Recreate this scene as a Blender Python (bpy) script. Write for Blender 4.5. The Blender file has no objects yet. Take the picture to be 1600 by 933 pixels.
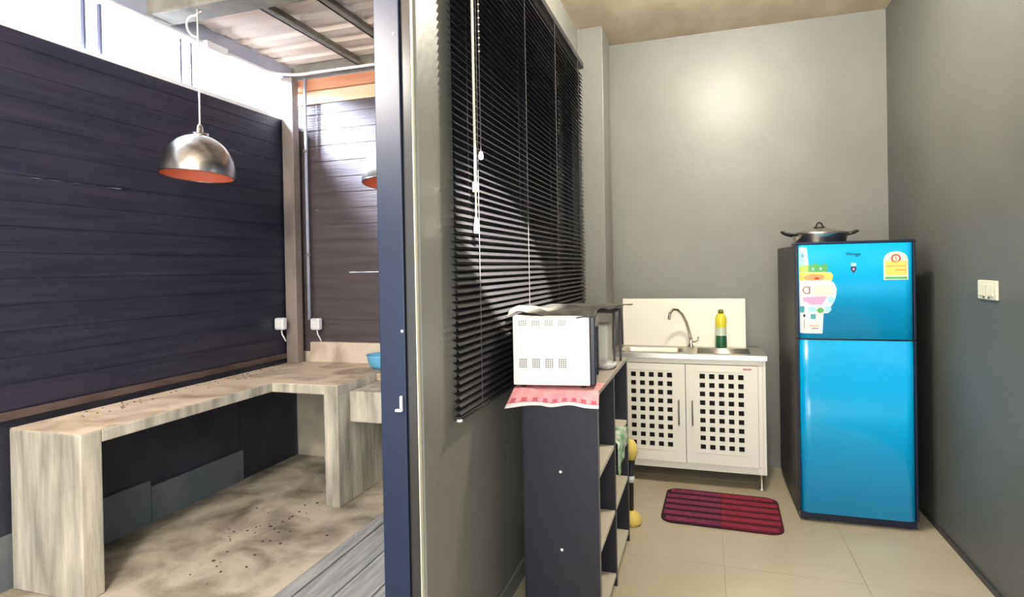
import bpy, bmesh, math, random
from mathutils import Vector, Matrix
random.seed(7)
PI = math.pi
COL = bpy.context.scene.collection
SC = bpy.context.scene

# ------------------------------------------------------------------ camera
cam_data = bpy.data.cameras.new('camera')
cam = bpy.data.objects.new('camera', cam_data); COL.objects.link(cam)
yaw, roll, pitch = math.radians(18.05), math.radians(1.077), math.radians(-.443)
cam_data.sensor_fit = 'HORIZONTAL'; cam_data.sensor_width = 36
cam_data.lens = 926.7 / 1600 * 36
cam_data.shift_y = -(466.5 - 425.7) / 1600
cam_data.clip_start = 0.05
cam.matrix_world = (Matrix.Translation((0, 0, 1.45)) @ Matrix.Rotation(yaw, 4, 'Z')
                    @ Matrix.Rotation(PI / 2 + pitch, 4, 'X') @ Matrix.Rotation(-roll, 4, 'Z'))
SC.camera = cam

# ------------------------------------------------------------------ world, lights, exposure
w = bpy.data.worlds.new('sky'); SC.world = w; w.use_nodes = True
bg = w.node_tree.nodes['Background']
bg.inputs[0].default_value = (.86, .92, 1, 1); bg.inputs[1].default_value = 3.2
SC.view_settings.view_transform = 'Standard'; SC.view_settings.look = 'None'
SC.view_settings.gamma = 1; SC.view_settings.exposure = 0.0; SC.view_settings.use_curve_mapping = False

def area(name, loc, target, sx, sy, power, colr):
    l = bpy.data.lights.new(name, 'AREA'); l.shape = 'RECTANGLE'; l.size = sx; l.size_y = sy
    l.energy = power; l.color = colr
    o = bpy.data.objects.new(name, l); COL.objects.link(o); o.location = loc
    o.rotation_euler = (Vector(target) - Vector(loc)).to_track_quat('-Z', 'Y').to_euler()
    return o
def bulb(name, loc, power, colr, r=.08):
    l = bpy.data.lights.new(name, 'POINT'); l.energy = power; l.color = colr; l.shadow_soft_size = r
    o = bpy.data.objects.new(name, l); COL.objects.link(o); o.location = loc
bulb('patio_fill', (-1.7, .6, 2.5), 240, (1, .92, .82), .12)  # added unseen fill that brightens the patio roof and floor
area('clerestory_daylight', (-4.3, 3.1, 3.62), (-2.5, 3.95, 2.5), 1.4, .7, 2600, (.72, .82, 1))
sp = bpy.data.lights.new('blind_patch_spot', 'SPOT'); sp.energy = 13000; sp.color = (1, .92, .78)  # added unseen spot that makes the bright patch on the blind slats
sp.spot_size = math.radians(9.5); sp.spot_blend = .2; sp.shadow_soft_size = .02
so = bpy.data.objects.new('blind_patch_spot', sp); COL.objects.link(so); so.location = (.55, -.4, 2.95)
so.rotation_euler = (Vector((-.84, 2.50, 1.44)) - so.location).to_track_quat('-Z', 'Y').to_euler()
area('camera_side_fill', (.1, -1.3, 1.7), (0, 3, 1.2), 1.6, 1.8, 60, (1, .95, .86))  # added fill behind the camera, no door is modelled there

# ------------------------------------------------------------------ materials
MATS = {}
def mat(name, c, rough=.5, metal=0, c2=None, scale=8, detail=4, bump=0, bscale=40, stretch=(1, 1, 1),
        spec=.5, coat=0, contrast=(.35, .65), trans=0, emit=0, ior=1.45, warp=0):
    m = bpy.data.materials.new(name); m.use_nodes = True; MATS[name] = m
    nt = m.node_tree; b = nt.nodes['Principled BSDF']
    b.inputs['Base Color'].default_value = (*c, 1); b.inputs['Roughness'].default_value = rough
    b.inputs['Metallic'].default_value = metal; b.inputs['Specular IOR Level'].default_value = spec
    b.inputs['Coat Weight'].default_value = coat; b.inputs['Transmission Weight'].default_value = trans
    b.inputs['IOR'].default_value = ior
    if emit:
        b.inputs['Emission Color'].default_value = (*c, 1); b.inputs['Emission Strength'].default_value = emit
    tc = nt.nodes.new('ShaderNodeTexCoord'); mp = nt.nodes.new('ShaderNodeMapping')
    mp.inputs['Scale'].default_value = stretch
    nt.links.new(tc.outputs['Object'], mp.inputs[0])
    if c2:
        n = nt.nodes.new('ShaderNodeTexNoise'); n.inputs['Scale'].default_value = scale
        n.inputs['Detail'].default_value = detail; n.inputs['Distortion'].default_value = warp
        r = nt.nodes.new('ShaderNodeValToRGB')
        r.color_ramp.elements[0].position = contrast[0]; r.color_ramp.elements[1].position = contrast[1]
        r.color_ramp.elements[0].color = (*c, 1); r.color_ramp.elements[1].color = (*c2, 1)
        nt.links.new(mp.outputs[0], n.inputs[0]); nt.links.new(n.outputs[0], r.inputs[0])
        nt.links.new(r.outputs[0], b.inputs['Base Color'])
    if bump:
        n = nt.nodes.new('ShaderNodeTexNoise'); n.inputs['Scale'].default_value = bscale
        n.inputs['Detail'].default_value = 5
        bp = nt.nodes.new('ShaderNodeBump'); bp.inputs['Strength'].default_value = bump
        bp.inputs['Distance'].default_value = .01
        nt.links.new(mp.outputs[0], n.inputs[0]); nt.links.new(n.outputs[0], bp.inputs['Height'])
        nt.links.new(bp.outputs[0], b.inputs['Normal'])
    return m

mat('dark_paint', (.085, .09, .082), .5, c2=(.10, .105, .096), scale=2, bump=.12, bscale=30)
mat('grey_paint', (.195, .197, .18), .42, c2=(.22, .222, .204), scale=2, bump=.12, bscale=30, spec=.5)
mat('ceiling_plaster', (.50, .42, .30), .85, c2=(.62, .54, .40), scale=5, bump=.6, bscale=9, stretch=(1, .4, 1))
mat('tile', (.42, .37, .27), .28, c2=(.45, .40, .30), scale=3, spec=.5)
mat('grout', (.36, .31, .23), .8)
mat('concrete', (.40, .35, .26), .85, c2=(.64, .56, .44), scale=5, detail=8, bump=.4, bscale=25, contrast=(.3, .7))
mat('concrete_cast', (.25, .235, .185), .8, c2=(.62, .57, .47), scale=5, detail=8, bump=.35, bscale=18,
    stretch=(3, 3, .45), contrast=(.3, .72))
mat('concrete_top', (.30, .22, .15), .85, c2=(.66, .56, .44), scale=3.5, detail=10, bump=.3, bscale=30,
    contrast=(.3, .55), warp=.5)
mat('slab_floor', (.15, .13, .095), .9, c2=(.47, .42, .34), scale=3.4, detail=12, bump=.5, bscale=30,
    contrast=(.34, .6), warp=.4)
mat('deck_grey', (.20, .215, .225), .75, c2=(.34, .35, .35), scale=6, detail=6, bump=.2, bscale=30, stretch=(6, .6, 1))
mat('cladding', (.011, .012, .026), .45, c2=(.024, .022, .038), scale=5, detail=8, bump=.25, bscale=16,
    stretch=(1, .35, 6), spec=.5)
mat('cladding_lit', (.07, .055, .06), .45, c2=(.10, .078, .08), scale=5, detail=8, bump=.25, bscale=16,  # same boards as cladding, window light put into the paler colour
    stretch=(.35, 1, 6), spec=.5)
mat('under_panel', (.022, .022, .034), .6, c2=(.034, .034, .048), scale=6)
mat('under_band', (.11, .13, .14), .8, c2=(.15, .165, .175), scale=5)
mat('rail_brown', (.05, .032, .028), .6, c2=(.10, .07, .06), scale=9, stretch=(1, .3, 1))
mat('roof_sheet', (.74, .58, .48), .8, c2=(.86, .76, .66), scale=2.5, detail=5, stretch=(.5, 1.3, 1), bump=.1,
    contrast=(.35, .6))
mat('steel_dusty', (.16, .145, .12), .6, c2=(.24, .22, .18), scale=12, bump=.1)
mat('steel_blue', (.30, .32, .40), .5, c2=(.38, .39, .46), scale=6)
mat('steel_post', (.20, .165, .14), .5, c2=(.28, .23, .20), scale=8, stretch=(1, 1, .3))
mat('mullion_grey', (.10, .10, .15), .6)
mat('pvc', (.80, .80, .80), .4)
mat('wood_terracotta', (.52, .20, .10), .7, c2=(.64, .30, .16), scale=5, stretch=(.3, 1, 3))
mat('wood_cream', (.80, .56, .34), .7, c2=(.88, .70, .50), scale=5, stretch=(.3, 1, 3))
mat('navy_steel', (.008, .014, .036), .4, c2=(.010, .018, .048), scale=3, stretch=(1, 1, .3))
mat('jamb', (.03, .028, .025), .22)
mat('white_metal', (.75, .75, .74), .35)
mat('chrome', (.62, .60, .56), .18, metal=1)
mat('steel_brushed', (.78, .75, .68), .36, metal=1, bump=.05, bscale=60, stretch=(1, 8, 1))
mat('lamp_metal', (.46, .44, .40), .27, metal=1)
mat('lamp_orange', (.92, .24, .12), .5)
mat('bulb', (.9, .88, .8), .3)
mat('white_cord', (.8, .78, .74), .5)
mat('slat', (.027, .026, .031), .34, spec=.6)
mat('cord_dark', (.12, .11, .13), .5)
mat('cord_white', (.72, .70, .60), .4)
mat('glass_dark', (.05, .055, .07), .08, spec=.6)
mat('frame_black', (.012, .012, .016), .4)
mat('shelf_black', (.009, .009, .017), .5, c2=(.013, .012, .023), scale=40)
mat('shelf_edge', (.12, .115, .11), .5)
mat('shelf_light', (.56, .52, .42), .5)
mat('shelf_top', (.36, .32, .27), .45, c2=(.42, .38, .33), scale=14)
mat('micro_white', (.86, .85, .80), .35)
mat('micro_black', (.010, .009, .016), .25)
mat('vent_grey', (.16, .155, .13), .6)
mat('vent_grey_pale', (.36, .35, .31), .6)
mat('cloth_dark', (.028, .028, .026), .75, c2=(.10, .095, .085), scale=5, detail=5, bump=.6, bscale=18)
mat('cab_white', (.90, .87, .77), .4)
mat('cab_dark', (.012, .010, .008), .8)
mat('splash', (.92, .89, .78), .4)
mat('red_print', (.45, .10, .14), .5)
mat('handle_grey', (.22, .21, .19), .3, metal=.8)
mat('fridge_blue', (.0, .34, .68), .16, c2=(.0, .36, .70), scale=2, coat=.2, spec=.5)
mat('fridge_side', (.040, .038, .040), .45)
mat('fridge_edge', (.006, .010, .030), .3)
mat('st_white', (.80, .84, .82), .4); mat('st_green', (.10, .42, .12), .4); mat('st_lime', (.50, .68, .12), .4)
mat('st_orange', (.82, .35, .12), .4); mat('st_yellow', (.85, .66, .14), .4); mat('st_pink', (.72, .38, .62), .4)
mat('st_teal', (.06, .38, .40), .4); mat('st_cyan', (.40, .74, .82), .4); mat('st_red', (.60, .06, .04), .4)
mat('st_dark', (.01, .02, .06), .35); mat('st_brown', (.35, .18, .14), .4); mat('st_cream', (.82, .80, .62), .4)
mat('aluminium', (.60, .57, .52), .22, metal=1)
mat('black_plastic', (.012, .011, .010), .35)
mat('switch_white', (.66, .64, .50), .4)
mat('mat_purple', (.13, .018, .06), .95, c2=(.20, .03, .09), scale=50, bump=.5, bscale=200)
mat('mat_maroon', (.19, .009, .032), .95, c2=(.25, .018, .05), scale=50, bump=.5, bscale=200)
mat('mat_dark', (.028, .003, .012), .95, bump=.5, bscale=200)
mat('mat_red', (.065, .003, .012), .95, bump=.5, bscale=200)
mat('towel_pink', (.80, .30, .32), .9, c2=(.84, .42, .42), scale=30, bump=.3, bscale=200)
mat('towel_white', (.84, .78, .74), .9)
mat('towel_rose', (.58, .12, .16), .9)
mat('green_cloth', (.10, .30, .12), .7, c2=(.70, .74, .62), scale=26)
mat('yellow_plastic', (.74, .58, .14), .45)
mat('dark_plastic', (.018, .016, .022), .5)
mat('cap_green', (.16, .18, .02), .4)
mat('bottle_yellow', (.80, .72, .06), .25)
mat('bottle_clear', (.62, .70, .58), .15)
mat('bottle_green', (.02, .10, .05), .15)
mat('blue_plastic', (.16, .48, .72), .4)
mat('lamp_glass', (1, .95, .84), .4, emit=6)
M = MATS

# ------------------------------------------------------------------ mesh helpers
def tag(o, label=None, cat=None, group=None, kind=None):
    if label: o['label'] = label
    if cat: o['category'] = cat
    if group: o['group'] = group
    if kind: o['kind'] = kind
    return o
def thing(name, label, cat, loc=(0, 0, 0), rz=0, group=None, kind=None):
    o = bpy.data.objects.new(name, None); COL.objects.link(o); o.empty_display_size = .1
    o.location = loc; o.rotation_euler = (0, 0, rz)
    return tag(o, label, cat, group, kind)

class MB:
    def __init__(s): s.bm = bmesh.new()
    def box(s, x0, x1, y0, y1, z0, z1, mi=0, bev=0):
        b = bmesh.new()
        bmesh.ops.create_cube(b, size=1)
        for v in b.verts:
            v.co = Vector(((x0 + x1) / 2 + v.co.x * (x1 - x0), (y0 + y1) / 2 + v.co.y * (y1 - y0), (z0 + z1) / 2 + v.co.z * (z1 - z0)))
        if bev: bmesh.ops.bevel(b, geom=b.edges[:], offset=bev, segments=2, affect='EDGES', profile=.5)
        return s.merge(b, mi)
    def merge(s, b, mi=0, mtx=None):
        if mtx: b.transform(mtx)
        mp = {v: s.bm.verts.new(v.co) for v in b.verts}
        for f in b.faces:
            try:
                g = s.bm.faces.new([mp[v] for v in f.verts]); g.material_index = mi; g.smooth = f.smooth
            except ValueError: pass
        b.free(); return s
    def tube(s, pts, r, n=10, mi=0, closed=False, rs=None):
        pts = [Vector(p) for p in pts]; rings = []
        up = Vector((0, 0, 1))
        for i, p in enumerate(pts):
            a = pts[max(i - 1, 0)]; c = pts[min(i + 1, len(pts) - 1)]
            if closed: a = pts[i - 1]; c = pts[(i + 1) % len(pts)]
            t = (c - a).normalized()
            if abs(t.dot(up)) > .98: up = Vector((1, 0, 0))
            x = t.cross(up).normalized(); y = x.cross(t).normalized(); up = y
            rr = rs[i] if rs else r
            rings.append([s.bm.verts.new(p + x * rr * math.cos(2 * PI * k / n) + y * rr * math.sin(2 * PI * k / n)) for k in range(n)])
        m = len(rings)
        for i in range(m if closed else m - 1):
            A, B = rings[i], rings[(i + 1) % m]
            for k in range(n):
                f = s.bm.faces.new([A[k], A[(k + 1) % n], B[(k + 1) % n], B[k]]); f.material_index = mi; f.smooth = True
        if not closed:
            for rg in (rings[0][::-1], rings[-1]):
                f = s.bm.faces.new(rg); f.material_index = mi
        return s
    def lathe(s, prof, n=32, mi=0, c=(0, 0, 0), mis=None, close=False):
        rings = []
        for r, z in prof:
            if r < 1e-5: rings.append([s.bm.verts.new((c[0], c[1], c[2] + z))])
            else: rings.append([s.bm.verts.new((c[0] + r * math.cos(2 * PI * k / n), c[1] + r * math.sin(2 * PI * k / n), c[2] + z)) for k in range(n)])
        for i in range(len(rings) - 1):
            A, B = rings[i], rings[i + 1]
            for k in range(n):
                k2 = (k + 1) % n
                if len(A) == 1 and len(B) == 1: continue
                if len(A) == 1: vs = [A[0], B[k2], B[k]]
                elif len(B) == 1: vs = [A[k], A[k2], B[0]]
                else: vs = [A[k], A[k2], B[k2], B[k]]
                f = s.bm.faces.new(vs); f.smooth = True; f.material_index = mis[i] if mis else mi
        return s
    def prism(s, poly, axis, a, b, mi=0):
        """extrude a polygon (list of 2-D points) along axis from a to b"""
        def P(p, t):
            if axis == 'x': return (t, p[0], p[1])
            if axis == 'y': return (p[0], t, p[1])
            return (p[0], p[1], t)
        A = [s.bm.verts.new(P(p, a)) for p in poly]; B = [s.bm.verts.new(P(p, b)) for p in poly]
        n = len(poly)
        for k in range(n):
            f = s.bm.faces.new([A[k], A[(k + 1) % n], B[(k + 1) % n], B[k]]); f.material_index = mi
        for rg in (A[::-1], B):
            f = s.bm.faces.new(rg); f.material_index = mi
        return s
    def build(s, name, mats, parent=None, smooth=False):
        bmesh.ops.recalc_face_normals(s.bm, faces=s.bm.faces[:])
        if smooth:
            for f in s.bm.faces: f.smooth = True
        me = bpy.data.meshes.new(name); s.bm.to_mesh(me); s.bm.free()
        for m_ in (mats if isinstance(mats, (list, tuple)) else [mats]): me.materials.append(M[m_])
        o = bpy.data.objects.new(name, me); COL.objects.link(o)
        if parent: o.parent = parent
        return o
def bx(name, m, x0, x1, y0, y1, z0, z1, parent=None, bev=0):
    return MB().box(x0, x1, y0, y1, z0, z1, bev=bev).build(name, m, parent)
def share(o, loc, parent=None):
    c = o.copy(); COL.objects.link(c); c.location = loc
    if parent: c.parent = parent
    return c
def rrect(x0, x1, y0, y1, r, n=6):
    pts = []
    for cx, cy, a0 in ((x1 - r, y1 - r, 0), (x0 + r, y1 - r, 90), (x0 + r, y0 + r, 180), (x1 - r, y0 + r, 270)):
        for k in range(n + 1):
            a = math.radians(a0 + 90 * k / n); pts.append((cx + r * math.cos(a), cy + r * math.sin(a)))
    return pts
def text_obj(name, body, size, m, parent, loc, rot, extrude=.0004, align='CENTER'):
    cu = bpy.data.curves.new(name, 'FONT'); cu.body = body; cu.size = size; cu.extrude = extrude; cu.align_x = align
    tmp = bpy.data.objects.new(name, cu); COL.objects.link(tmp)
    dg = bpy.context.evaluated_depsgraph_get(); me = bpy.data.meshes.new_from_object(tmp.evaluated_get(dg))
    bpy.data.objects.remove(tmp); me.materials.clear(); me.materials.append(M[m])
    o = bpy.data.objects.new(name, me); COL.objects.link(o); o.location = loc; o.rotation_euler = rot; o.parent = parent
    return o

WL, WR, WB, CZ = -.841, 1.17, 4.554, 3.13      # kitchen: left wall, right wall, back wall, ceiling height
LX, LB, RZ = -3.10, 3.95, 3.05                 # patio: outer wall face, back wall face, roof underside
FRONT = -1.5

# ================================================================== SETTING: kitchen
fl = tag(bx('floor', 'grout', -.90, WR + .1, FRONT, WB + .1, -.10, -.004), 'beige tiled kitchen floor', 'floor', kind='structure')
tx = [-.90, -.535, .065, .665, WR]
ty = [FRONT, -1.2, -.6, 0, .6, 1.2, 1.8, 2.4, 3.0, 3.6, 4.2, WB]
for i in range(len(tx) - 1):
    for j in range(len(ty) - 1):
        g = .0012
        bx('tile', 'tile', tx[i] + g, tx[i + 1] - g, ty[j] + g, ty[j + 1] - g, -.0045, 0, fl, bev=.0006)
tag(bx('ceiling', 'ceiling_plaster', -.97, WR + .1, FRONT, WB + .1, CZ, CZ + .12), 'rough beige plaster kitchen ceiling', 'ceiling', kind='structure')
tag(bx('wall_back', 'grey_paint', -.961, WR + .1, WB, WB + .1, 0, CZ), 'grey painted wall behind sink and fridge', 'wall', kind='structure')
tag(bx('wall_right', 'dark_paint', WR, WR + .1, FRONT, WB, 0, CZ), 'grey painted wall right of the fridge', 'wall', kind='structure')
bY0, bY1, bZ0, bZ1 = 1.93, 4.08, 1.00, 2.82     # window opening in the partition
wl = MB()
wl.box(WL - .12, WL, 1.666, bY0, 0, CZ); wl.box(WL - .12, WL, bY1, WB, 0, CZ)
wl.box(WL - .12, WL, bY0, bY1, 0, bZ0); wl.box(WL - .12, WL, bY0, bY1, bZ1, CZ)
wall_left = tag(wl.build('wall_left', 'grey_paint'), 'grey partition wall carrying the black blind', 'wall', kind='structure')
bx('pier', 'grey_paint', WL, -.66, 4.156, 4.475, 0, CZ, wall_left, bev=.004)
bx('pier_back', 'grey_paint', WL, -.70, 4.475, WB, 0, CZ, wall_left)
tag(bx('baseboard_left', 'grey_paint', WL, WL + .012, 1.67, 4.15, 0, .08, bev=.003), 'grey skirting along the partition wall', 'baseboard', kind='structure')
tag(bx('baseboard_right', 'fridge_side', WR - .012, WR, FRONT, WB, 0, .03, bev=.003), 'thin dark skirting along the right wall', 'baseboard', kind='structure')
# window behind the blind
win = thing('window_2', 'dark glazed window behind the black blind', 'window', (0, 0, 0), kind='structure')
f = MB(); t = .045
f.box(WL - .09, WL - .03, bY0, bY0 + t, bZ0, bZ1); f.box(WL - .09, WL - .03, bY1 - t, bY1, bZ0, bZ1)
f.box(WL - .09, WL - .03, bY0 + t, bY1 - t, bZ0, bZ0 + t); f.box(WL - .09, WL - .03, bY0 + t, bY1 - t, bZ1 - t, bZ1)
f.box(WL - .09, WL - .03, 2.98, 3.03, bZ0 + t, bZ1 - t)
f.build('window_frame', 'frame_black', win)
for a, b in ((bY0 + t, 2.98), (3.03, bY1 - t)):
    bx('pane', 'glass_dark', WL - .063, WL - .057, a, b, bZ0 + t, bZ1 - t, win)

# ================================================================== SETTING: patio
tag(bx('floor_patio', 'slab_floor', LX - .1, -1.86, FRONT, LB + .1, -.10, 0), 'rough sandy concrete patio floor', 'floor', kind='structure')
dk = tag(bx('floor_deck', 'under_panel', -1.86, -.90, FRONT, LB + .1, -.10, -.012), 'grey board paving strip beside the rough slab', 'floor', kind='structure')
xe = [-1.858, -1.775, -1.60, -1.43, -1.26, -1.09, -.902]
for i in range(len(xe) - 1):
    bx('board', 'deck_grey', xe[i] + .004, xe[i + 1] - .004, FRONT, LB, -.012, .002 if i else .004, dk, bev=.002)

def plank(axis, a0, a1, z0, z1, face, name, m, parent, slits=()):
    """one horizontal board; slits are raised stretches of its lower edge that let daylight through"""
    pts = [(a0, z0)]
    for s0, s1 in slits:
        n = 14; pts.append((s0, z0))
        for k in range(n + 1):
            pts.append((s0 + (s1 - s0) * k / n + .0005, z0 + .0012 + random.random() * .0045))
        pts.append((s1 + .001, z0))
    pts += [(a1, z0), (a1, z1), (a0, z1)]
    b = MB()
    if axis == 'y': b.prism(pts, 'x', face - .03, face)
    else: b.prism(pts, 'y', face, face + .03)
    # recessed shadow groove: a thin proud face board above a set-back tongue
    if axis == 'y': b.box(face, face + .004, a0, a1, z0 + .008, z1 - .002)
    else: b.box(a0, a1, face - .004, face, z0 + .008, z1 - .002)
    return b.build(name, m, parent)
wo = thing('wall_outer', 'dark boarded wall above the long concrete counter', 'wall', kind='structure')
z = .823
while z < 2.60:
    z1 = min(z + .123, 2.625)
    sl = []
    if abs(z - 1.93) < .01: sl = [(1.98, 2.52)]
    if abs(z - 2.299) < .01: sl = [(3.28, 3.70)]
    plank('y', FRONT, LB, z, z1, LX, 'board', 'cladding', wo, sl)
    z += .123
bx('bottom_rail', 'rail_brown', LX - .03, LX + .018, FRONT, LB, .785, .823, wo, bev=.003)
bx('lower_panel', 'under_panel', LX - .05, LX - .012, FRONT, 3.35, 0, .79, wo)
bx('lower_panel', 'under_panel', LX - .05, LX - .005, 3.351, LB, 0, .79, wo)
bx('lower_band', 'under_band', LX - .012, LX + .004, FRONT, 2.62, 0, .25, wo)
bx('lower_band', 'under_band', LX - .012, LX + .004, 2.625, 3.35, 0, .21, wo)
wr = thing('wall_rear', 'boarded wall behind the patio counter, window light put into its colour', 'wall', kind='structure')
z = .823
while z < 2.70:
    z1 = min(z + .123, 2.755)
    sl = []
    if abs(z - 1.93) < .01: sl = [(-2.93, -2.86)]
    if abs(z - 1.438) < .01: sl = [(-2.62, -2.2), (-2.0, -1.6)]
    plank('x', LX, -.961, z, z1, LB, 'board', 'cladding_lit', wr, sl)
    z += .123
bx('lower_panel', 'concrete', LX, -.961, LB - .01, LB + .04, 0, .823, wr)
bx('fascia_board', 'wood_cream', LX, -.961, LB - .012, LB + .02, 2.757, 2.855, wr, bev=.002)
bx('fascia_board', 'wood_terracotta', LX, -.961, LB - .035, LB + .02, 2.857, 2.945, wr, bev=.002)
# strip window above the outer wall
w1 = thing('window_1', 'open strip window under the patio roof with white daylight', 'window', kind='structure')
bx('sill', 'pvc', LX - .05, LX + .006, FRONT, LB, 2.625, 2.65, w1, bev=.002)  # white colour stands in for the window glare on the sill
for y in (.4, 1.33, 1.42, 1.90 + .41, 2.40, 2.92, 3.0):
    bx('mullion', 'mullion_grey', LX - .035, LX - .015, y - .006, y + .006, 2.65, 2.93, w1)
# roof
rf = thing('ceiling_patio', 'corrugated patio roof sheets on steel rafters', 'ceiling', kind='structure')
def sheet(x0, x1, y0, y1, zz):
    b = MB(); A = []; B = []
    y = y0
    prof = [(0, 0), (.045, 0), (.075, .022), (.115, .022), (.145, 0), (.19, 0)]
    pts = []
    while y < y1:
        for dy, dz in prof[:-1]:
            if y + dy <= y1: pts.append((y + dy, zz + dz))
        y += .19
    top = [(p[0], p[1] + .006) for p in pts[::-1]]
    b.prism(pts + top, 'x', x0, x1)
    return b.build('roof_sheet', 'roof_sheet', rf)
for y0 in (-1.5, .4, 2.11):
    sheet(LX - .12, -2.02, y0, y0 + 1.96, RZ)
    sheet(-2.05, -.92, y0, y0 + 1.96, RZ + .008)
bx('rafter', 'steel_dusty', LX - .05, -.961, 2.63, 2.79, 2.95, 3.049, rf, bev=.004)
bx('rafter', 'steel_dusty', LX - .05, -.961, .6, .76, 2.95, 3.049, rf, bev=.004)
for x, m_ in ((-2.44, 'steel_dusty'), (-2.06, 'steel_dusty'), (-1.5, 'steel_dusty')):
    b = MB()
    for a, c in ((-1.5, .6), (.76, 2.63), (2.79, LB - .03)):
        b.box(x - .006, x + .006, a, c, 2.985, 3.049); b.box(x - .006, x + .045, a, c, 2.985, 2.993)
    b.build('purlin', m_, rf)
bx('eaves_beam', 'steel_blue', LX - .06, LX + .05, FRONT, LB, 2.945, 3.045, rf, bev=.004)
bx('eaves_beam', 'steel_dusty', LX + .05, -.961, LB - .055, LB + .04, 2.965, 3.045, rf, bev=.004)

# ================================================================== door post between patio and kitchen
dp = thing('steel_post', 'tall navy painted steel door post with small latch in picture centre', 'post', (-.93, 1.65, 0))
bx('post_body', 'navy_steel', -.045, .044, -.012, .10, 0, 3.04, dp, bev=.003)
tag(bx('jamb_strip', 'jamb', .044, .078, -.002, .012, 0, CZ, dp, bev=.002), 'glossy dark strip')
bx('edge_bead', 'switch_white', .079, .0815, -.004, .014, 0, CZ, dp)
bx('post_return', 'navy_steel', .044, .078, .012, .10, 0, CZ, dp)
for zz in (2.18, 1.26):
    MB().lathe([(0, .003), (.004, .002), (.005, 0)], n=10).build('screw', 'white_metal', dp).matrix_local = Matrix.Translation((.035 if zz < 2 else .045 - .02, -.0125, zz)) @ Matrix.Rotation(PI / 2, 4, 'X')
b = MB(); b.box(.026, .034, -.022, -.012, 1.012, 1.06, bev=.002); b.box(.008, .030, -.020, -.012, 1.010, 1.018, bev=.002)
b.build('latch', 'white_metal', dp)

# ================================================================== concrete counter
kz = .749
ct = thing('concrete_counter', 'L-shaped cast concrete counter along the dark boarded walls', 'counter', (-2.85, 1.88, 0))
def cbx(name, m, x0, x1, y0, y1, z0, z1, bev=.006, rough=True):
    b = MB(); b.box(x0, x1, y0, y1, z0, z1, bev=bev)
    bmesh.ops.translate(b.bm, verts=b.bm.verts[:], vec=(2.85, -1.88, 0))
    return b.build(name, m, ct)
cbx('end_panel', 'concrete_cast', -3.085, -2.63, 1.885, 1.985, 0, kz - .003)
cbx('worktop', 'concrete_cast', -3.085, -2.63, 1.985, 3.90, kz - .06, kz - .003)
cbx('worktop', 'concrete_cast', -2.63, -2.145, 3.10, 3.90, kz - .06, kz - .003)
cbx('screed', 'concrete_top', -3.083, -2.634, 1.89, 3.888, kz - .003, kz, 0)
cbx('screed', 'concrete_top', -2.634, -2.149, 3.104, 3.888, kz - .003, kz, 0)
cbx('leg', 'concrete_cast', -2.245, -2.145, 3.10, 3.90, 0, kz - .056)
cbx('upstand', 'concrete_top', -2.93, -2.146, 3.89, 3.935, kz - .001, .905)
cbx('back_panel', 'concrete', -2.80, -2.25, 3.86, 3.93, 0, kz - .06)
cbx('sink_basin', 'concrete_cast', -2.142, -1.15, 3.22, 3.90, .50, .695, bev=.008)
cbx('worktop_step', 'concrete_top', -2.144, -1.15, 3.55, 3.90, .696, kz)
# crumbs of broken mortar and leaves on counter and floor
def crumbs(name, label, cat, n, fx, zc, m, grp, s0=.004, s1=.012):
    b = MB()
    for i in range(n):
        x, y = fx(); s = random.uniform(s0, s1); q = bmesh.new()
        bmesh.ops.create_icosphere(q, subdivisions=1, radius=s)
        for v in q.verts: v.co = Vector((v.co.x * random.uniform(.7, 1.6), v.co.y * random.uniform(.7, 1.6), v.co.z * .5))
        b.merge(q, 0, Matrix.Translation((x, y, zc + s * .42)))
    o = b.build(name, m); tag(o, label, cat, kind='stuff'); return o
crumbs('dry_debris', 'dry brown crumbs scattered on the concrete counter top', 'debris', 60,
       lambda: (random.uniform(-3.06, -2.9), random.uniform(2.1, 3.75)), kz, 'rail_brown', None, .002, .006)
crumbs('floor_debris', 'small brown crumbs scattered on the patio floor', 'debris', 45,
       lambda: (random.gauss(-2.4, .13), random.gauss(2.7, .28)), 0, 'rail_brown', None, .003, .008)
# blue plastic bowl at the edge of the counter
o = MB().lathe([(0, 0), (.07, 0), (.10, .03), (.115, .09), (.12, .10), (.112, .098), (.095, .03), (.06, .012), (0, .012)], n=28).build('plastic_bowl', 'blue_plastic')
o.location = (-2.20, 3.74, kz + .001); tag(o, 'light blue plastic bowl on the concrete counter, half behind the navy post', 'bowl')

# ================================================================== corner post, conduits and outlets
tag(bx('corner_post', 'steel_post', -3.085, -2.985, 3.81, 3.885, kz + .001, 2.944, bev=.004), 'square brown-grey steel post in the patio corner, standing on the counter', 'post')
cd = thing('conduit', 'white plastic conduit running under the patio roof around the corner', 'pipe', (LX + .03, 2, 2.925))
def rel(pts, o): return [Vector(p) - Vector(o) for p in pts]
co = (LX + .03, 2, 2.925)
pts = [(LX + .065, y, 2.925) for y in (-1.4, .5, 2.0, 3.0, 3.6)]
for k in range(1, 9):
    a = PI / 2 * k / 8; pts.append((LX + .065 + .22 * (1 - math.cos(a)), 3.6 + .22 * math.sin(a), 2.925 + .03 * k / 8))
pts += [(-2.4, 3.82 + .01, 2.957), (-1.7, 3.84, 2.957), (-1.0, 3.84, 2.957)]
MB().tube(rel(pts, co), .011, 10).build('pipe', 'pvc', cd)
bx('junction_box', 'pvc', .02, .065, 1.02, 1.20, -.03, .022, cd, bev=.006)
vp = thing('cable_pipe', 'thin vertical grey pipe beside the corner post, down to the outlet', 'pipe', (-2.915, 3.87, 1.08))
MB().tube([(0, 0, 0), (0, 0, 1.0), (.004, 0, 1.86)], .012, 10).build('pipe', 'steel_blue', vp)
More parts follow.
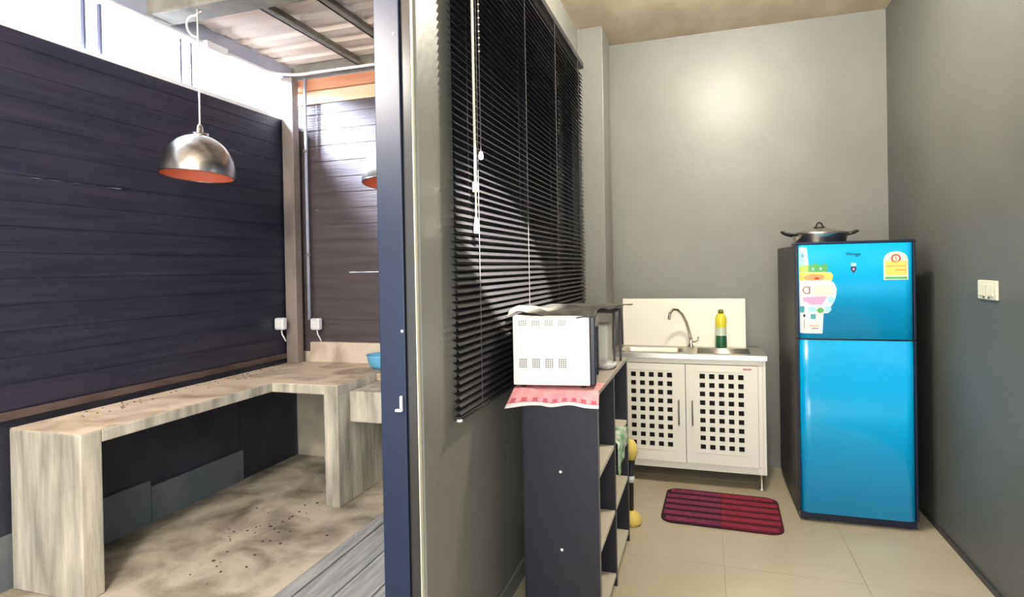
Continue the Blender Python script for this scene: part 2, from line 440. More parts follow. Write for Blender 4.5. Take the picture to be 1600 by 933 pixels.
for zz in (.5, 1.3): MB().tube([(0, 0, zz - .01), (0, 0, zz + .01)], .017, 12).build('clip', 'steel_dusty', vp)
def outlet(loc, label, rz):
    t = thing('outlet_box', label, 'outlet', loc, rz)
    MB().box(-.038, .038, -.05, 0, -.045, .045, bev=.010).build('housing', 'pvc', t)
    b = MB(); b.box(-.030, .030, -.058, -.050, -.035, .035, bev=.003); b.build('cover', 'white_metal', t)
    MB().tube([(0, -.02, -.045), (.006, -.02, -.08), (.022, -.016, -.11), (.03, -.01, -.135)], .005, 8).build('cable', 'pvc', t)
    return t
outlet((-3.055, 3.74, 1.06), 'small white outlet box left of the corner post above the counter', 0)
outlet((-2.86, 3.905, 1.045), 'small white outlet box right of the corner post under the thin pipe', 0)

# ================================================================== pendant lamps
def pendant(loc, ztop, tilt, label, R=.196):
    t = thing('pendant_lamp', label, 'lamp', loc, group='dome pendants over the patio')
    H = .235; prof = []
    for k in range(13):
        a = PI / 2 * k / 12; prof.append((R * math.cos(a) if k < 12 else .03, .02 + (H - .02) * math.sin(a)))
    pr = [(R * .985, 0)] + prof
    mt = Matrix.Translation((0, 0, H)) @ Matrix.Rotation(math.radians(6), 4, Vector((-.7, -.7, 0))) @ Matrix.Rotation(tilt, 4, 'Y') @ Matrix.Translation((0, 0, -H))
    o = MB().lathe(pr, n=48).build('shade', 'lamp_metal', t); o.matrix_local = mt
    inn = [(r - .004, max(zz - .004, .001)) for r, zz in pr]
    o = MB().lathe(inn, n=48).build('lining', 'lamp_orange', t); o.matrix_local = mt; o['label'] = 'orange-red painted inside of shade'
    o = MB().lathe([(R * .985, 0), (R * .985 + .002, .003), (R * .98 - .004, .003), (R * .98 - .004, -.001), (R * .985, 0)], n=48).build('rim', 'chrome', t); o.matrix_local = mt
    o = MB().lathe([(.045, H - .004), (.045, H + .008), (.018, H + .014), (.016, H + .05), (.006, H + .06), (0, H + .06)], n=20).build('cap', 'chrome', t)
    o = MB().lathe([(.018, H - .01), (.018, H - .07), (.03, H - .10), (.034, H - .13), (.022, H - .155), (0, H - .162)], n=18).build('bulb', 'bulb', t); o.matrix_local = mt
    hz = ztop - loc[2]
    MB().tube([(0, 0, H + .055), (.002, 0, (H + hz) / 2), (0, 0, hz)], .0045, 8).build('cord', 'white_cord', t)
    return t
l1 = pendant((-2.712, 2.66, 2.0), 2.948, math.radians(6), 'brushed metal dome pendant with orange inside hanging left, fully visible')
pts = [(0, .03, .95)]
for k in range(9):
    a = PI * k / 8; pts.append((-.05 - .06 * math.sin(a) , .03, .93 - .06 * (1 - math.cos(a)) + .02 * math.sin(a)))
pts += [(-.02, .02, .80), (0, 0, .785)]
MB().tube(pts, .006, 8).build('cord_loop', 'white_cord', l1)
pendant((-1.43, 2.66, 1.875), 2.948, math.radians(4), 'second dome pendant, mostly hidden behind the navy post')

# ================================================================== venetian blind
BX = WL + .028
vb = thing('venetian_blind', 'black venetian blind covering the window in the partition wall', 'blind', (BX, 3.0, .93))
y0, y1, zb, zt = -1.14, 1.145, .0, 1.95
bx('head_rail', 'slat', -.02, .02, y0, y1, zt - .035, zt, vb, bev=.002)
tag(bx('bottom_rail', 'slat', -.014, .014, y0, y1, zb, zb + .014, vb, bev=.003), 'bottom rail')
tag(MB().lathe([(0, .004), (.010, .003), (.011, -.003), (0, -.004)], n=12).build('rail_cap', 'white_metal', vb), 'white end cap').location = (.012, y0 - .006, .004)
pitch_s = .0262; n = int((zt - .05 - .02) / pitch_s)
sw = .0165; ta = math.radians(36)
b = MB(); prof = []
for k in range(5):
    u = -1 + 2 * k / 4
    x = u * sw * math.cos(ta); zz = -u * sw * math.sin(ta); bow = .0022 * (1 - u * u)
    prof.append((x + bow * math.sin(ta), zz + bow * math.cos(ta)))
thick = [(p[0] - .0006, p[1] - .0006) for p in prof[::-1]]
b.prism(prof + thick, 'y', y0 + .004, y1 - .004)
slat = b.build('slat', 'slat', vb); slat.location = (0, 0, .03)
for i in range(1, n):
    share(slat, (0, 0, .03 + i * pitch_s), vb).rotation_euler = (0, random.uniform(-.035, .035), 0)
for y in (-.945, -.30, .30, .95):
    b = MB()
    b.tube([(.019, y, .01), (.019, y, zt - .03)], .0012, 5)
    b.tube([(-.019, y, .01), (-.019, y, zt - .03)], .0012, 5)
    b.build('ladder_cord', 'cord_dark', vb)
# tilt wand and pull cords near the left end
tag(MB().tube([(.045, -1.045, 1.90), (.045, -1.04, .80)], .0050, 8).build('tilt_wand', 'cord_white', vb), 'pale vertical wand')
b = MB(); b.tube([(.045, -1.04, .82), (.045, -1.04, .66)], .0025, 6)
b.box(.037, .053, -1.052, -1.028, .79, .825, bev=.003)
b.lathe([(.004, .70), (.006, .695), (.010, .655), (.010, .645), (0, .643)], n=12, c=(.045, -1.04, 0)); b.build('wand_handle', 'cord_white', vb)
b = MB(); b.tube([(.05, -1.0, 1.9), (.052, -1.0, .94)], .0018, 6)
b.build('pull_cord', 'cord_dark', vb)
for i in range(26):
    zc = 1.9 - i * .024
    q = MB(); bm2 = bmesh.new(); bmesh.ops.create_icosphere(bm2, subdivisions=1, radius=.0042); q.merge(bm2, 0, Matrix.Translation((.052, -1.0, zc)))
    if i == 0: bead = q.build('cord_bead', 'cord_white', vb)
    else: q.bm.free(); share(bead, (0, 0, -i * .024), vb)
b = MB(); b.lathe([(0, .016), (.006, .014), (.009, 0), (.008, -.012), (0, -.016)], n=12, c=(.052, -1.0, .925)); b.build('cord_toggle', 'white_metal', vb)

# ================================================================== shelf unit
SX0, SX1, SY0, SY1, SZ = -.70, -.40, 2.26, 3.155, .968
su = thing('shelf_unit', 'low black shelf unit with pale shelves standing against the partition', 'shelf', ((SX0 + SX1) / 2, 2.70, 0))
ox, oy = (SX0 + SX1) / 2, 2.70
def sb(name, m, x0, x1, y0_, y1_, z0, z1, bev=.001):
    b = MB(); b.box(x0 - ox, x1 - ox, y0_ - oy, y1_ - oy, z0, z1, bev=bev); return b.build(name, m, su)
for ya in (SY0, 2.68, SY1 - .018):
    p = sb('upright', 'shelf_black', SX0, SX1 - .002, ya, ya + .018, 0, SZ - .02)
    b = MB(); b.box(SX1 - .002 - ox, SX1 - ox, ya - oy, ya + .018 - oy, 0, SZ - .02); e = b.build('edge_band', 'shelf_edge', p)
sb('top_board', 'shelf_top', SX0, SX1, SY0, SY1, SZ - .0195, SZ - .0005)
sb('back_board', 'shelf_black', SX0 - .006, SX0 - .0005, SY0, SY1, .02, SZ - .02)
for ya, yb in ((SY0 + .0185, 2.6795), (2.6985, SY1 - .0185)):
    for zz in (.06, .345, .64): sb('shelf', 'shelf_light', SX0, SX1 - .004, ya, yb, zz - .018, zz)
for zz in (.646, .339):
    o = MB().lathe([(0, .002), (.005, .0015), (.006, 0)], n=12).build('cam_cap', 'white_metal', su)
    o.matrix_local = Matrix.Translation((-.552 - ox, SY0 - oy, zz)) @ Matrix.Rotation(PI / 2, 4, 'X')

# green cloth on the far shelf, brush behind the unit
def sheet_obj(name, mats, fn, nu, nv, thick, parent=None, mfn=None):
    b = MB(); g = [[b.bm.verts.new(fn(i / nu, j / nv)) for j in range(nv + 1)] for i in range(nu + 1)]
    for i in range(nu):
        for j in range(nv):
            f = b.bm.faces.new([g[i][j], g[i + 1][j], g[i + 1][j + 1], g[i][j + 1]]); f.smooth = True
            if mfn: f.material_index = mfn((i + .5) / nu, (j + .5) / nv)
    o = b.build(name, mats, parent)
    md = o.modifiers.new('thickness', 'SOLIDIFY'); md.thickness = thick; md.offset = 0
    return o
def gc(u, v):       # draped over the front edge of the shelf
    s = v * .30
    y = 2.72 + u * .30
    if s < .14: return (-.54 + s, y, .645 + .008 * math.sin(u * 9 + 2))
    d = s - .14
    return (-.392 + .006 * math.sin(u * 14), y, .643 - d * (1 - .45 * u))
o = sheet_obj('cloth', 'green_cloth', gc, 14, 16, .003); tag(o, 'green and white cloth draped over the far cell of the shelf unit', 'cloth')
br = thing('scrub_brush', 'yellow-headed brush with dark handle standing behind the shelf unit', 'brush', (-.415, 3.36, 0))
b = MB(); b.lathe([(0, 0), (.05, 0), (.058, .02), (.05, .05), (.02, .075), (0, .08)], n=20); b.build('head', 'yellow_plastic', br)
MB().tube([(0, 0, .07), (0, 0, .24), (.004, 0, .36)], .014, 12, rs=[.013, .014, .02]).build('handle', 'dark_plastic', br)
MB().tube([(.0, 0, .235), (.0, 0, .27)], .019, 12).build('collar', 'white_metal', br)
MB().lathe([(0, .36), (.028, .365), (.040, .40), (.038, .44), (.02, .47), (0, .475)], n=18).build('knob', 'yellow_plastic', br)

# ================================================================== microwave, towel, cover, rack
MR = math.radians(8)
mo = thing('microwave', 'white microwave seen from its side on top of the shelf unit', 'microwave', (-.410, 2.285, SZ + .004), MR)
W_, L_, H_ = .325, .45, .272
bx('body', 'micro_white', -W_, -.022, 0, L_, .012, H_ + .012, mo, bev=.004)
bx('front', 'micro_black', -.0215, 0, .001, L_ - .001, .012, H_ + .012, mo, bev=.004)
bx('door_handle', 'micro_black', .001, .010, .03, .045, .05, H_ - .03, mo, bev=.004)
for x in (-.29, -.05):
    for y in (.04, .40):
        MB().lathe([(0, 0), (.012, 0), (.014, .012), (0, .012)], n=12, c=(x, y, 0)).build('foot', 'black_plastic', mo)
for zz, mm in ((.248, 'vent_grey_pale'), (.082, 'vent_grey')):
    for k in range(4):
        b = MB(); xc = -.285 + k * .052
        nr = 3 if zz > .2 else 5
        for r in range(nr):
            for c_ in range(4): b.box(xc - .015 + c_ * .0082, xc - .0095 + c_ * .0082, -.0012, .001, zz + r * .0075, zz + .0045 + r * .0075)
        b.build('vent', mm, mo)
def tw(u, v):
    x = -.735 + u * .34
    s = v * .26
    if s < .17: return (x + .0, 2.42 - s, SZ + .002)
    d = s - .17
    fl_ = max(0, .35 - u) / .35
    return (x - .035 * fl_ * (d / .09) + .004, 2.25 - .010 - .02 * (d / .09) * (1 + .4 * math.sin(u * 17)) , SZ + .002 - d * (.62 + .25 * fl_) + .004 * math.sin(u * 11))
def twm(u, v):
    if v > .93: return 1
    if v > .70:
        p = (u * 9) % 1; h = (v - .72) / .20
        if h > 0 and abs(p - .5) < (h * .34) and h < .95: return 2 if h > .55 else 0
    return 0
o = sheet_obj('towel', ['towel_pink', 'towel_white', 'towel_rose'], tw, 72, 70, .003, mfn=twm)
tag(o, 'pink patterned towel under the microwave, hem hanging over the shelf edge', 'towel')
rk = thing('wire_rack', 'small rack with thin legs behind the microwave', 'rack', (-.50, 2.92, SZ))
for x in (-.12, .085):
    for y in (-.10, .10): MB().tube([(x, y, 0), (x, y, .268)], .006, 8).build('leg', 'cord_dark', rk)
b = MB()
for x in (-.12, .085): b.tube([(x, -.10, .262), (x, .10, .262)], .005, 8)
for y in (-.10, 0, .10): b.tube([(-.12, y, .262), (.085, y, .262)], .005, 8)
b.build('top_frame', 'cord_dark', rk)
o = bx('storage_box', 'splash', -.59, -.45, 2.85, 2.99, SZ + .001, SZ + .20, bev=.012); tag(o, 'cream plastic box standing inside the small rack', 'box')
o = MB().lathe([(0, 0), (.03, 0), (.045, .015), (.05, .03), (.045, .03), (.028, .006), (0, .005)], n=24).build('small_dish', 'micro_white')
o.location = (-.45, 2.785, SZ); tag(o, 'small white dish on the shelf top behind the microwave', 'dish')
def cv(u, v):       # dark cover lying over microwave and rack
    y = 2.275 + v * .765
    x = -.772 + v * .05 + u * (.365 + .005 * v) - .07 * max(0, .6 - v)*0
    zz = 1.262 + .010 * math.sin(u * 7 + v * 5) * math.sin(v * 6 + 1) * (1 - .5 * v)
    zz += .016 * math.exp(-((u - .18) / .14) ** 2) * math.exp(-(v / .25) ** 2)
    zz += .008 * abs(math.sin(u * 13 + v * 9)) * (1 - v) + .004
    if v < .04: zz -= .018
    zz -= .010 * v
    return (x, y, zz)
o = sheet_obj('cover_cloth', 'cloth_dark', cv, 40, 50, .005); tag(o, 'crumpled dark grey cover lying on top of the microwave', 'cloth')

# ================================================================== sink cabinet
CX0, CX1, CY0, CY1, CB, CT = -.615, .352, 4.04, 4.43, .107, .865
sc = thing('sink_cabinet', 'cream kitchen sink cabinet with perforated doors against the back wall', 'cabinet', (-.13, 4.24, 0))
dx, dy = .13, -4.24
def sbx(name, m, x0, x1, y0_, y1_, z0, z1, bev=.002, parent=None):
    b = MB(); b.box(x0 + dx, x1 + dx, y0_ + dy, y1_ + dy, z0, z1, bev=bev); return b.build(name, m, parent or sc)
# carcass: sides, bottom, back, rails
sbx('side_panel', 'cab_white', CX0, CX0 + .018, CY0, CY1, CB, CT - .03)
sbx('side_panel', 'cab_white', CX1 - .018, CX1, CY0, CY1, CB, CT - .03)
sbx('bottom_panel', 'cab_white', CX0 + .0185, CX1 - .0185, CY0, CY1, CB, CB + .045)
sbx('back_panel', 'cab_dark', CX0 + .0185, CX1 - .0185, CY1 - .01, CY1 - .001, CB + .046, CT - .031)
sbx('top_rail', 'cab_white', CX0 + .0185, CX1 - .0185, CY0, CY0 + .02, CT - .065, CT - .03)
sbx('stile', 'cab_white', CX1 - .045, CX1 - .0185, CY0 - .001, CY0 + .02, CB + .046, CT - .066)
sbx('stile', 'cab_white', CX0 + .0185, CX0 + .045, CY0 - .001, CY0 + .02, CB + .046, CT - .066)
sbx('interior_shade', 'cab_dark', CX0 + .05, CX1 - .05, CY0 + .024, CY0 + .03, CB + .05, CT - .07)  # dark sheet behind the door holes, stands in for shade inside the cabinet
def perf_door(x0, x1, gx, hx, side):
    z0, z1 = CB + .048, CT - .068
    gz, cols, rows, wv, px, pz = .249, 5, 9, .033, .0585, .0572
    yf, yb = CY0 - .014, CY0 - .002
    bm = MB()
    xs = [x0] + [v for k in range(cols) for v in (gx + k * px, gx + k * px + wv)] + [x1]
    zs = [z0] + [v for k in range(rows) for v in (gz + k * pz, gz + k * pz + wv)] + [z1]
    V = {}
    def vt(i, j, y):
        if (i, j, y) not in V: V[(i, j, y)] = bm.bm.verts.new((xs[i] + dx, y + dy, zs[j]))
        return V[(i, j, y)]
    hole = lambda i, j: i % 2 == 1 and j % 2 == 1 and i < 2 * cols and j < 2 * rows
    for i in range(len(xs) - 1):
        for j in range(len(zs) - 1):
            h = hole(i, j)
            if not h:
                bm.bm.faces.new([vt(i, j, yf), vt(i + 1, j, yf), vt(i + 1, j + 1, yf), vt(i, j + 1, yf)])
                bm.bm.faces.new([vt(i, j, yb), vt(i, j + 1, yb), vt(i + 1, j + 1, yb), vt(i + 1, j, yb)])
            else:
                for (a, c) in (((i, j), (i + 1, j)), ((i + 1, j), (i + 1, j + 1)), ((i + 1, j + 1), (i, j + 1)), ((i, j + 1), (i, j))):
                    bm.bm.faces.new([vt(*a, yf), vt(*c, yf), vt(*c, yb), vt(*a, yb)])
    I, J = len(xs) - 1, len(zs) - 1
    for i in range(I):
        bm.bm.faces.new([vt(i, 0, yf), vt(i, 0, yb), vt(i + 1, 0, yb), vt(i + 1, 0, yf)])
        bm.bm.faces.new([vt(i, J, yf), vt(i + 1, J, yf), vt(i + 1, J, yb), vt(i, J, yb)])
    for j in range(J):
        bm.bm.faces.new([vt(0, j, yf), vt(0, j + 1, yf), vt(0, j + 1, yb), vt(0, j, yb)])
        bm.bm.faces.new([vt(I, j, yf), vt(I, j, yb), vt(I, j + 1, yb), vt(I, j + 1, yf)])
    d = bm.build('door', 'cab_white', sc)
    # raised bead round the grille
    m_ = .020; a0, a1, c0, c1 = gx - m_, gx + px * 4 + wv + m_, gz - m_, gz + pz * 8 + wv + m_
    b = MB(); tt = .003
    for q in ((a0, a1, c0, c0 + tt), (a0, a1, c1 - tt, c1), (a0, a0 + tt, c0 + tt, c1 - tt), (a1 - tt, a1, c0 + tt, c1 - tt)):
        b.box(q[0] + dx, q[1] + dx, yf - .003 + dy, yf - .0002 + dy, q[2], q[3])
    b.build('grille_bead', 'cab_white', d)
    b = MB(); b.tube([(hx + dx, yf - .0005 + dy, .40), (hx + dx, yf - .022 + dy, .405), (hx + dx, yf - .022 + dy, .555), (hx + dx, yf - .0005 + dy, .56)], .0045, 8)
    b.build('handle', 'handle_grey', d)
    return d
perf_door(CX0 + .047, -.137, -.486, -.178, 0)
perf_door(-.133, CX1 - .047, -.046, -.093, 1)
for x in (CX0 + .04, CX1 - .03):
    for y in (CY0 + .03, CY1 - .04):
        MB().lathe([(0, 0), (.016, 0), (.016, .01), (.011, .014), (.011, CB), (0, CB)], n=14, c=(x + dx, y + dy, 0)).build('leg', 'steel_brushed', sc)
# steel top with basin
b = MB(); tz0, tz1 = CT - .03, CT
bxa, bxb, bya, byb = -.56, -.14, CY0 + .055, CY1 - .075
b.box(CX0 - .008 + dx, bxa + dx, CY0 - .02 + dy, CY1 + dy, tz0, tz1); b.box(bxb + dx, CX1 + .008 + dx, CY0 - .02 + dy, CY1 + dy, tz0, tz1)
b.box(bxa + dx, bxb + dx, CY0 - .02 + dy, bya + dy, tz0, tz1); b.box(bxa + dx, bxb + dx, byb + dy, CY1 + dy, tz0, tz1)
tp = b.build('worktop', 'steel_brushed', sc)
b = MB()
R0 = rrect(bxa + dx + .0, bxb + dx, bya + dy, byb + dy, .055); R1 = rrect(bxa + .02 + dx, bxb - .02 + dx, bya + .02 + dy, byb - .02 + dy, .05)
rings = []
for poly, zz in ((rrect(bxa - .012 + dx, bxb + .012 + dx, bya - .012 + dy, byb + .012 + dy, .06), tz1 + .0015), (R0, tz1 + .003), (rrect(bxa + .012 + dx, bxb - .012 + dx, bya + .012 + dy, byb - .012 + dy, .05), tz1 - .01), (R1, tz1 - .12), (rrect(bxa + .06 + dx, bxb - .06 + dx, bya + .06 + dy, byb - .06 + dy, .05), tz1 - .15)):
    rings.append([b.bm.verts.new((p[0], p[1], zz)) for p in poly])
for A, B in zip(rings, rings[1:]):
    for k in range(len(A)):
        ff = b.bm.faces.new([A[k], A[(k + 1) % len(A)], B[(k + 1) % len(A)], B[k]]); ff.smooth = True
b.bm.faces.new(rings[-1]); b.build('basin', 'steel_brushed', tp)
for k in range(7):
    yk = CY0 + .06 + k * .038
    b = MB(); b.tube([(-.06 + dx, yk + dy, tz1), (.27 + dx, yk + dy, tz1)], .004, 6); b.build('drain_ridge', 'steel_brushed', tp)
b = MB()
b.box(CX0 + .03 + dx, .262 + dx, CY1 + .001 + dy, CY1 + .02 + dy, CT - .02, 1.205, bev=.002); b.build('backsplash', 'splash', sc)
for k in range(6): sbx('print', 'red_print', .218 + k * .0085, .2245 + k * .0085, CY0 - .0148, CY0 - .0141, .772, .782, 0)
# faucet
fa = thing('faucet', 'curved chrome gooseneck faucet at the back of the sink', 'faucet', (-.105, 4.395, CT + .0005))
MB().lathe([(0, 0), (.024, 0), (.024, .008), (.014, .016), (.012, .06), (0, .062)], n=18).build('base', 'chrome', fa)
MB().tube([(0, 0, .05), (-.012, -.01, .11), (-.03, -.03, .18), (-.055, -.06, .235), (-.085, -.09, .268), (-.112, -.118, .272), (-.132, -.138, .25), (-.14, -.146, .205)], .010, 12, rs=[.012, .011, .010, .0095, .009, .009, .0095, .011]).build('spout', 'chrome', fa)
MB().tube([(.008, 0, .035), (.03, -.004, .035), (.048, -.008, .045), (.052, -.01, .075)], .006, 10).build('lever', 'chrome', fa)
# dish-soap bottle
bo = thing('soap_bottle', 'dish soap bottle, yellow above and dark green below, on the sink top', 'bottle', (.098, 4.385, CT + .001))
MB().lathe([(0, 0), (.036, 0), (.039, .006), (.038, .05), (.036, .085)], n=24).build('bottle_base', 'bottle_green', bo)
MB().lathe([(.036, .0851), (.034, .12), (.034, .14)], n=24).build('body', 'bottle_clear', bo)
MB().lathe([(.034, .1401), (.038, .18), (.038, .195), (.030, .225), (.018, .237), (.015, .24)], n=24).build('bottle_label', 'bottle_yellow', bo)
MB().lathe([(.015, .24), (.018, .241), (.018, .262), (.010, .266), (0, .267)], n=18).build('cap', 'cap_green', bo)

# ================================================================== fridge
FX0, FX1, FY, FZ = .486, 1.062, 3.64, 1.56
fr = thing('fridge', 'tall bright blue two-door fridge with stickers beside the right wall', 'fridge', (FX0, FY, 0), math.radians(.6))
FW = FX1 - FX0; DT = .055; RC = .050
b = MB(); b.box(-.004, FW + .004, DT + .004, .80, .035, FZ - .012, bev=.008); b.build('cabinet', 'fridge_side', fr)
tag(bx('top_cap', 'fridge_edge', -.004, FW + .004, DT * .3, .16, FZ - .012, FZ + .002, fr, bev=.004), 'dark top trim')
def fy(x):     # door front: flat middle, rounded vertical edges
    e = min(x - .010, FW - .010 - x)
    if e < 0: e = 0
    if e >= RC: return 0.0
    return (RC - math.sqrt(max(RC * RC - (RC - e) ** 2, 0))) * .62
def door(z0, z1):
    xs = [.010]
    for k in range(1, 13): xs.append(.010 + RC * (1 - math.cos(PI / 2 * k / 12)))
    xs += [FW * .35, FW * .65]
    xs += [FW - x for x in xs[:13][::-1]]
    pts = [(x, fy(x)) for x in xs] + [(FW - .010, DT), (.010, DT)]
    b = MB(); A = [b.bm.verts.new((p[0], p[1], z0)) for p in pts]; B = [b.bm.verts.new((p[0], p[1], z1)) for p in pts]
    n_ = len(pts)
    for k in range(n_):
        ff = b.bm.faces.new([A[k], A[(k + 1) % n_], B[(k + 1) % n_], B[k]]); ff.smooth = k < n_ - 3
    b.bm.faces.new(A[::-1]); b.bm.faces.new(B)
    d = b.build('door', 'fridge_blue', fr)
    bx('door_trim', 'fridge_edge', -.002, .0095, .020, DT + .002, z0 - .002, z1 + .002, d, bev=.002)
    bx('door_trim', 'fridge_edge', FW - .0095, FW + .002, .014, DT + .002, z0 - .002, z1 + .002, d, bev=.002)
    return d
dl = door(.055, 1.018); du = door(1.028, FZ - .014)
bx('gasket', 'fridge_edge', .012, FW - .012, .012, DT, 1.0185, 1.0275, fr)
bx('plinth', 'fridge_edge', .004, FW - .004, .02, .10, .012, .054, fr, bev=.002)
for x in (.04, FW - .04):
    for y in (.06, .74): MB().lathe([(0, 0), (.018, 0), (.018, .035), (0, .035)], n=12, c=(x, y, 0)).build('foot', 'black_plastic', fr)
def sticker(name, m, pts, lay, parent, label=None):
    """flat print following the door curve; pts are (x, z) outline in door space"""
    b = MB(); xs = sorted(set([p[0] for p in pts]))
    x0, x1 = xs[0], xs[-1]; N = max(6, int((x1 - x0) / .006))
    def span(x):
        zs = []
        for k in range(len(pts)):
            (xa, za), (xb, zb_) = pts[k], pts[(k + 1) % len(pts)]
            if xa == xb: continue
            if min(xa, xb) <= x <= max(xa, xb): zs.append(za + (zb_ - za) * (x - xa) / (xb - xa))
        return (min(zs), max(zs)) if zs else None
    prev = None; off = .0004 + .0003 * lay
    for k in range(N + 1):
        x = x0 + (x1 - x0) * (k + (1e-4 if k == 0 else (-1e-4 if k == N else 0))) / N
        sp = span(x)
        if sp is None: prev = None; continue
        cur = [b.bm.verts.new((x, fy(x) - off, sp[0])), b.bm.verts.new((x, fy(x) - off, sp[1]))]
        if prev: b.bm.faces.new([prev[0], cur[0], cur[1], prev[1]])
        prev = cur
    o = b.build(name, m, parent)
    if label: o['label'] = label
    return o
X = lambda v: v - FX0
def R_(x0, x1, z0, z1): return [(x0, z0), (x1, z0), (x1, z1), (x0, z1)]
def blob(x0, x1, z0, z1, n=14, j=.2):
    return [((x0 + x1) / 2 + (x1 - x0) / 2 * math.cos(2 * PI * k / n) * random.uniform(1 - j, 1), (z0 + z1) / 2 + (z1 - z0) / 2 * math.sin(2 * PI * k / n) * random.uniform(1 - j, 1)) for k in range(n)]
s1 = sticker('promo_sticker', 'st_white', [(.014, 1.055), (.128, 1.055), (.128, 1.165), (.160, 1.17), (.165, 1.20), (.190, 1.24), (.198, 1.30), (.185, 1.335), (.165, 1.35), (.17, 1.375), (.145, 1.395), (.06, 1.41), (.052, 1.53), (.014, 1.535)], 0, du, 'colourful promotional sticker')
sticker('print', 'st_cyan', R_(.016, .040, 1.43, 1.51), 1, s1); sticker('print', 'st_teal', R_(.026, .034, 1.478, 1.496), 2, s1)
sticker('print', 'st_lime', R_(.015, .060, 1.395, 1.435), 1, s1)
sticker('print', 'st_green', [(.055, 1.395), (.150, 1.395), (.158, 1.42), (.145, 1.445), (.12, 1.43), (.10, 1.445), (.055, 1.43)], 1, s1)
sticker('print', 'st_cyan', R_(.075, .087, 1.405, 1.418), 2, s1); sticker('print', 'st_cyan', R_(.115, .125, 1.405, 1.42), 2, s1)
sticker('print', 'st_yellow', [(.015, 1.35), (.178, 1.35), (.182, 1.375), (.17, 1.393), (.015, 1.393)], 1, s1)
sticker('print', 'st_orange', blob(.03, .145, 1.345, 1.385), 2, s1)
sticker('print', 'st_red', blob(.085, .115, 1.352, 1.368), 3, s1)
b = MB()
for i_, (xc, z_) in enumerate(((.050, 1.295),)):
    n_ = 16
    for k in range(n_):
        a0, a1 = math.radians(50 + 260 * k / n_), math.radians(50 + 260 * (k + 1) / n_)
        q = [(xc + r * math.cos(a), z_ + r * math.sin(a)) for r, a in ((.016, a0), (.022, a0), (.022, a1), (.016, a1))]
        b.bm.faces.new([b.bm.verts.new((p[0], fy(p[0]) - .0011, p[1])) for p in q])
b.build('print', 'st_brown', s1)
sticker('print', 'st_brown', R_(.058, .066, 1.275, 1.315), 2, s1)
sticker('print', 'st_cream', [(.08, 1.268), (.175, 1.262), (.19, 1.295), (.175, 1.33), (.16, 1.318), (.10, 1.322), (.08, 1.31)], 1, s1)
sticker('print', 'st_pink', [(.03, 1.235), (.07, 1.215), (.125, 1.215), (.15, 1.262), (.03, 1.255)], 1, s1)
sticker('print', 'st_teal', R_(.015, .036, 1.17, 1.205), 1, s1); sticker('print', 'st_cyan', blob(.05, .10, 1.17, 1.205), 1, s1)
sticker('print', 'st_green', blob(.095, .135, 1.165, 1.20), 1, s1); sticker('print', 'st_cyan', blob(.13, .172, 1.17, 1.21), 2, s1)
sticker('print', 'st_cyan', blob(.15, .19, 1.22, 1.262), 2, s1)
sticker('print', 'st_teal', R_(.066, .092, 1.135, 1.162), 1, s1); sticker('print', 'st_dark', R_(.030, .040, 1.145, 1.160), 1, s1)
sticker('print', 'st_brown', R_(.033, .036, 1.08, 1.13), 1, s1); sticker('print', 'st_orange', R_(.06, .11, 1.095, 1.10), 1, s1); sticker('print', 'st_brown', R_(.07, .105, 1.08, 1.085), 1, s1)
# energy label
ex0, ex1 = .424, .540
arch = [(ex0, 1.348), (ex1, 1.348), (ex1, 1.455)] + [(.482 + .058 * math.cos(a), 1.455 + .045 * math.sin(a)) for a in [PI * k / 12 for k in range(1, 12)]] + [(ex0, 1.455)]
s2 = sticker('energy_label', 'st_cream', arch, 0, du, 'yellow energy label with an arched top')
sticker('print', 'st_yellow', R_(ex0 + .008, ex1 - .008, 1.372, 1.448), 1, s2)
sticker('print', 'st_red', [(.482 + .024 * math.cos(2 * PI * k / 16), 1.462 + .024 * math.sin(2 * PI * k / 16)) for k in range(16)], 1, s2)
sticker('print', 'st_cream', [(.482 + .016 * math.cos(2 * PI * k / 16), 1.462 + .016 * math.sin(2 * PI * k / 16)) for k in range(16)], 2, s2)
text_obj('print', '5', .030, 'st_red', s2, (.482, -.0018, 1.452), (PI / 2, 0, 0), .0003)
sticker('print', 'st_orange', R_(ex0 + .012, ex1 - .014, 1.418, 1.424), 2, s2); sticker('print', 'st_orange', R_(ex0 + .05, ex1 - .014, 1.396, 1.404), 2, s2)
sticker('print', 'st_green', R_(ex0 + .006, ex1 - .006, 1.352, 1.364), 1, s2)
# badge and brand
s3 = sticker('badge', 'st_cyan', R_(.268, .294, 1.395, 1.442), 0, du, 'small badge')
sticker('print', 'st_dark', [(.268, 1.40), (.281, 1.388), (.294, 1.40), (.294, 1.423), (.268, 1.423)], 1, s3)
sticker('print', 'st_pink', R_(.276, .286, 1.402, 1.414), 2, s3)
text_obj('print', 'Mirage', .026, 'st_dark', du, (.281, -.0008, 1.482), (PI / 2, 0, 0), .0003)

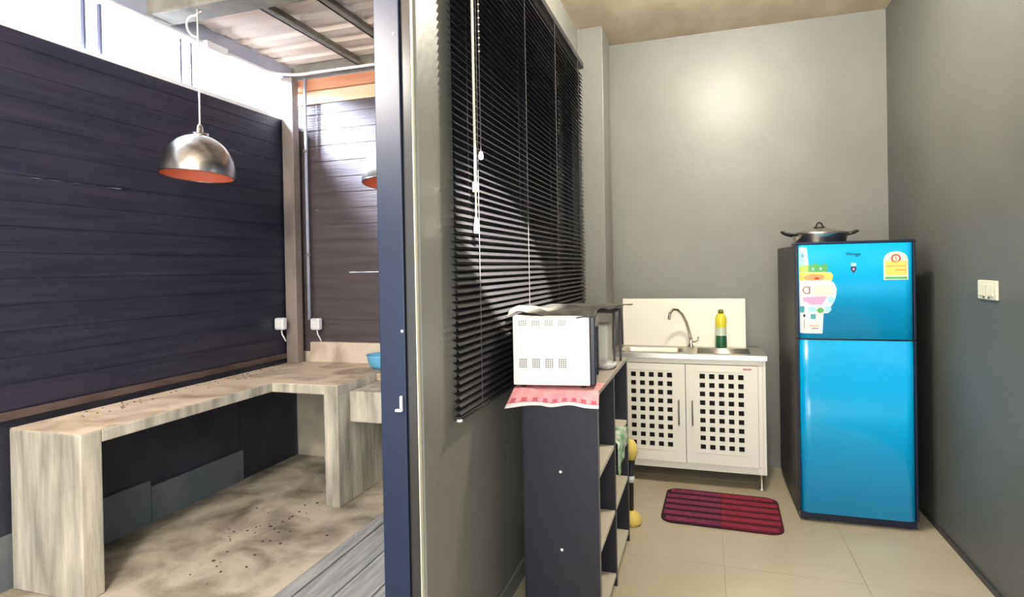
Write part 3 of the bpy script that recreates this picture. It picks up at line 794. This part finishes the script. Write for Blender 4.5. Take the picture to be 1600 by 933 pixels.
# pan with lid on the fridge
pn = thing('cooking_pot', 'shiny shallow aluminium pot with lid and black handles on the fridge', 'pot', (.632, 3.82, FZ - .0115), math.radians(14))
MB().lathe([(0, 0), (.122, 0), (.134, .010), (.142, .055), (.150, .062), (.150, .066), (.138, .066), (.128, .012), (0, .008)], n=48).build('body', 'aluminium', pn)
ld = MB().lathe([(.150, .0665), (.151, .070), (.135, .073), (.10, .084), (.05, .095), (0, .098)], n=48).build('lid', 'aluminium', pn)
MB().tube([(-.022, 0, .096), (-.020, 0, .108), (-.010, 0, .126), (0, 0, .130), (.010, 0, .126), (.020, 0, .108), (.022, 0, .096)], .005, 8).build('knob', 'black_plastic', ld)
b = MB(); b.box(-.032, .032, -.008, .008, .099, .105, bev=.002); b.build('knob_base', 'black_plastic', ld)
for s in (-1, 1):
    MB().tube([(s * .140, -.035, .056), (s * .175, -.032, .064), (s * .205, -.018, .076), (s * .213, 0, .080), (s * .205, .018, .076), (s * .175, .032, .064), (s * .140, .035, .056)], .007, 8).build('handle', 'black_plastic', pn)

# ================================================================== floor mat
fm = thing('floor_mat', 'striped floor mat, purple left half and maroon right half, before the sink', 'mat', (.065, 3.68, 0), math.radians(-1.5))
def half(x0, x1, left, m, m2):
    y0_, y1_, r = -.262, .262, .075
    pts = rrect(-.325, .325, y0_, y1_, r, 8)
    poly = [p for p in pts if (p[0] <= 0) == left]
    if left: poly = [(0, y1_)] + poly + [(0, y0_)]
    else:
        top = [p for p in poly if p[1] > 0]; bot = [p for p in poly if p[1] <= 0]
        poly = [(0, y0_)] + bot + top + [(0, y1_)]
    o = MB().prism(poly, 'z', .0005, .008).build('mat_half', m2, fm)
    def xlim(y):
        d = abs(y) - (y1_ - r)
        return .325 - r + math.sqrt(max(r * r - d * d, 0)) if d > 0 else .325
    for k in range(6):
        yc = -.215 + k * .086
        lim = min(xlim(yc - .02), xlim(yc + .02)) - .012
        a, c = (-lim, -.002) if left else (.002, lim)
        b = MB(); n_ = 8
        prof = [(yc - .023 * math.cos(PI * q / n_), .008 + .0085 * math.sin(PI * q / n_)) for q in range(n_ + 1)]
        b.prism(prof, 'x', a, c); b.build('rib', m, o)
half(-.32, 0, True, 'mat_purple', 'mat_dark')
half(0, .32, False, 'mat_maroon', 'mat_red')

# ================================================================== wall switch, ceiling lamp
ws = thing('wall_switch', 'cream double switch plate on the right wall', 'switch', (WR, 3.085, 1.315))
bx('plate', 'switch_white', -.010, 0, -.092, .092, -.042, .042, ws, bev=.004)
for y in (-.04, .04): bx('rocker', 'switch_white', -.015, -.0105, y - .030, y + .030, -.026, .026, ws, bev=.002)
for y in (-.02, .03): bx('mark', 'fridge_side', -.0112, -.0102, y - .008, y + .008, -.036, -.030, ws)
cl = thing('ceiling_lamp', 'round ceiling lamp of the kitchen', 'lamp', (.18, 3.05, CZ))
MB().lathe([(0, 0), (.10, 0), (.10, -.02), (.085, -.03), (0, -.03)], n=32).build('base', 'white_metal', cl)
MB().lathe([(.07, -.0305), (.065, -.05), (.035, -.065), (0, -.07)], n=24).build('diffuser', 'lamp_glass', cl)
l = bpy.data.lights.new('ceiling_lamp_light', 'POINT'); l.energy = 150; l.color = (1, .92, .79); l.shadow_soft_size = .05
o = bpy.data.objects.new('ceiling_lamp_light', l); COL.objects.link(o); o.location = (.18, 3.05, CZ - .13)
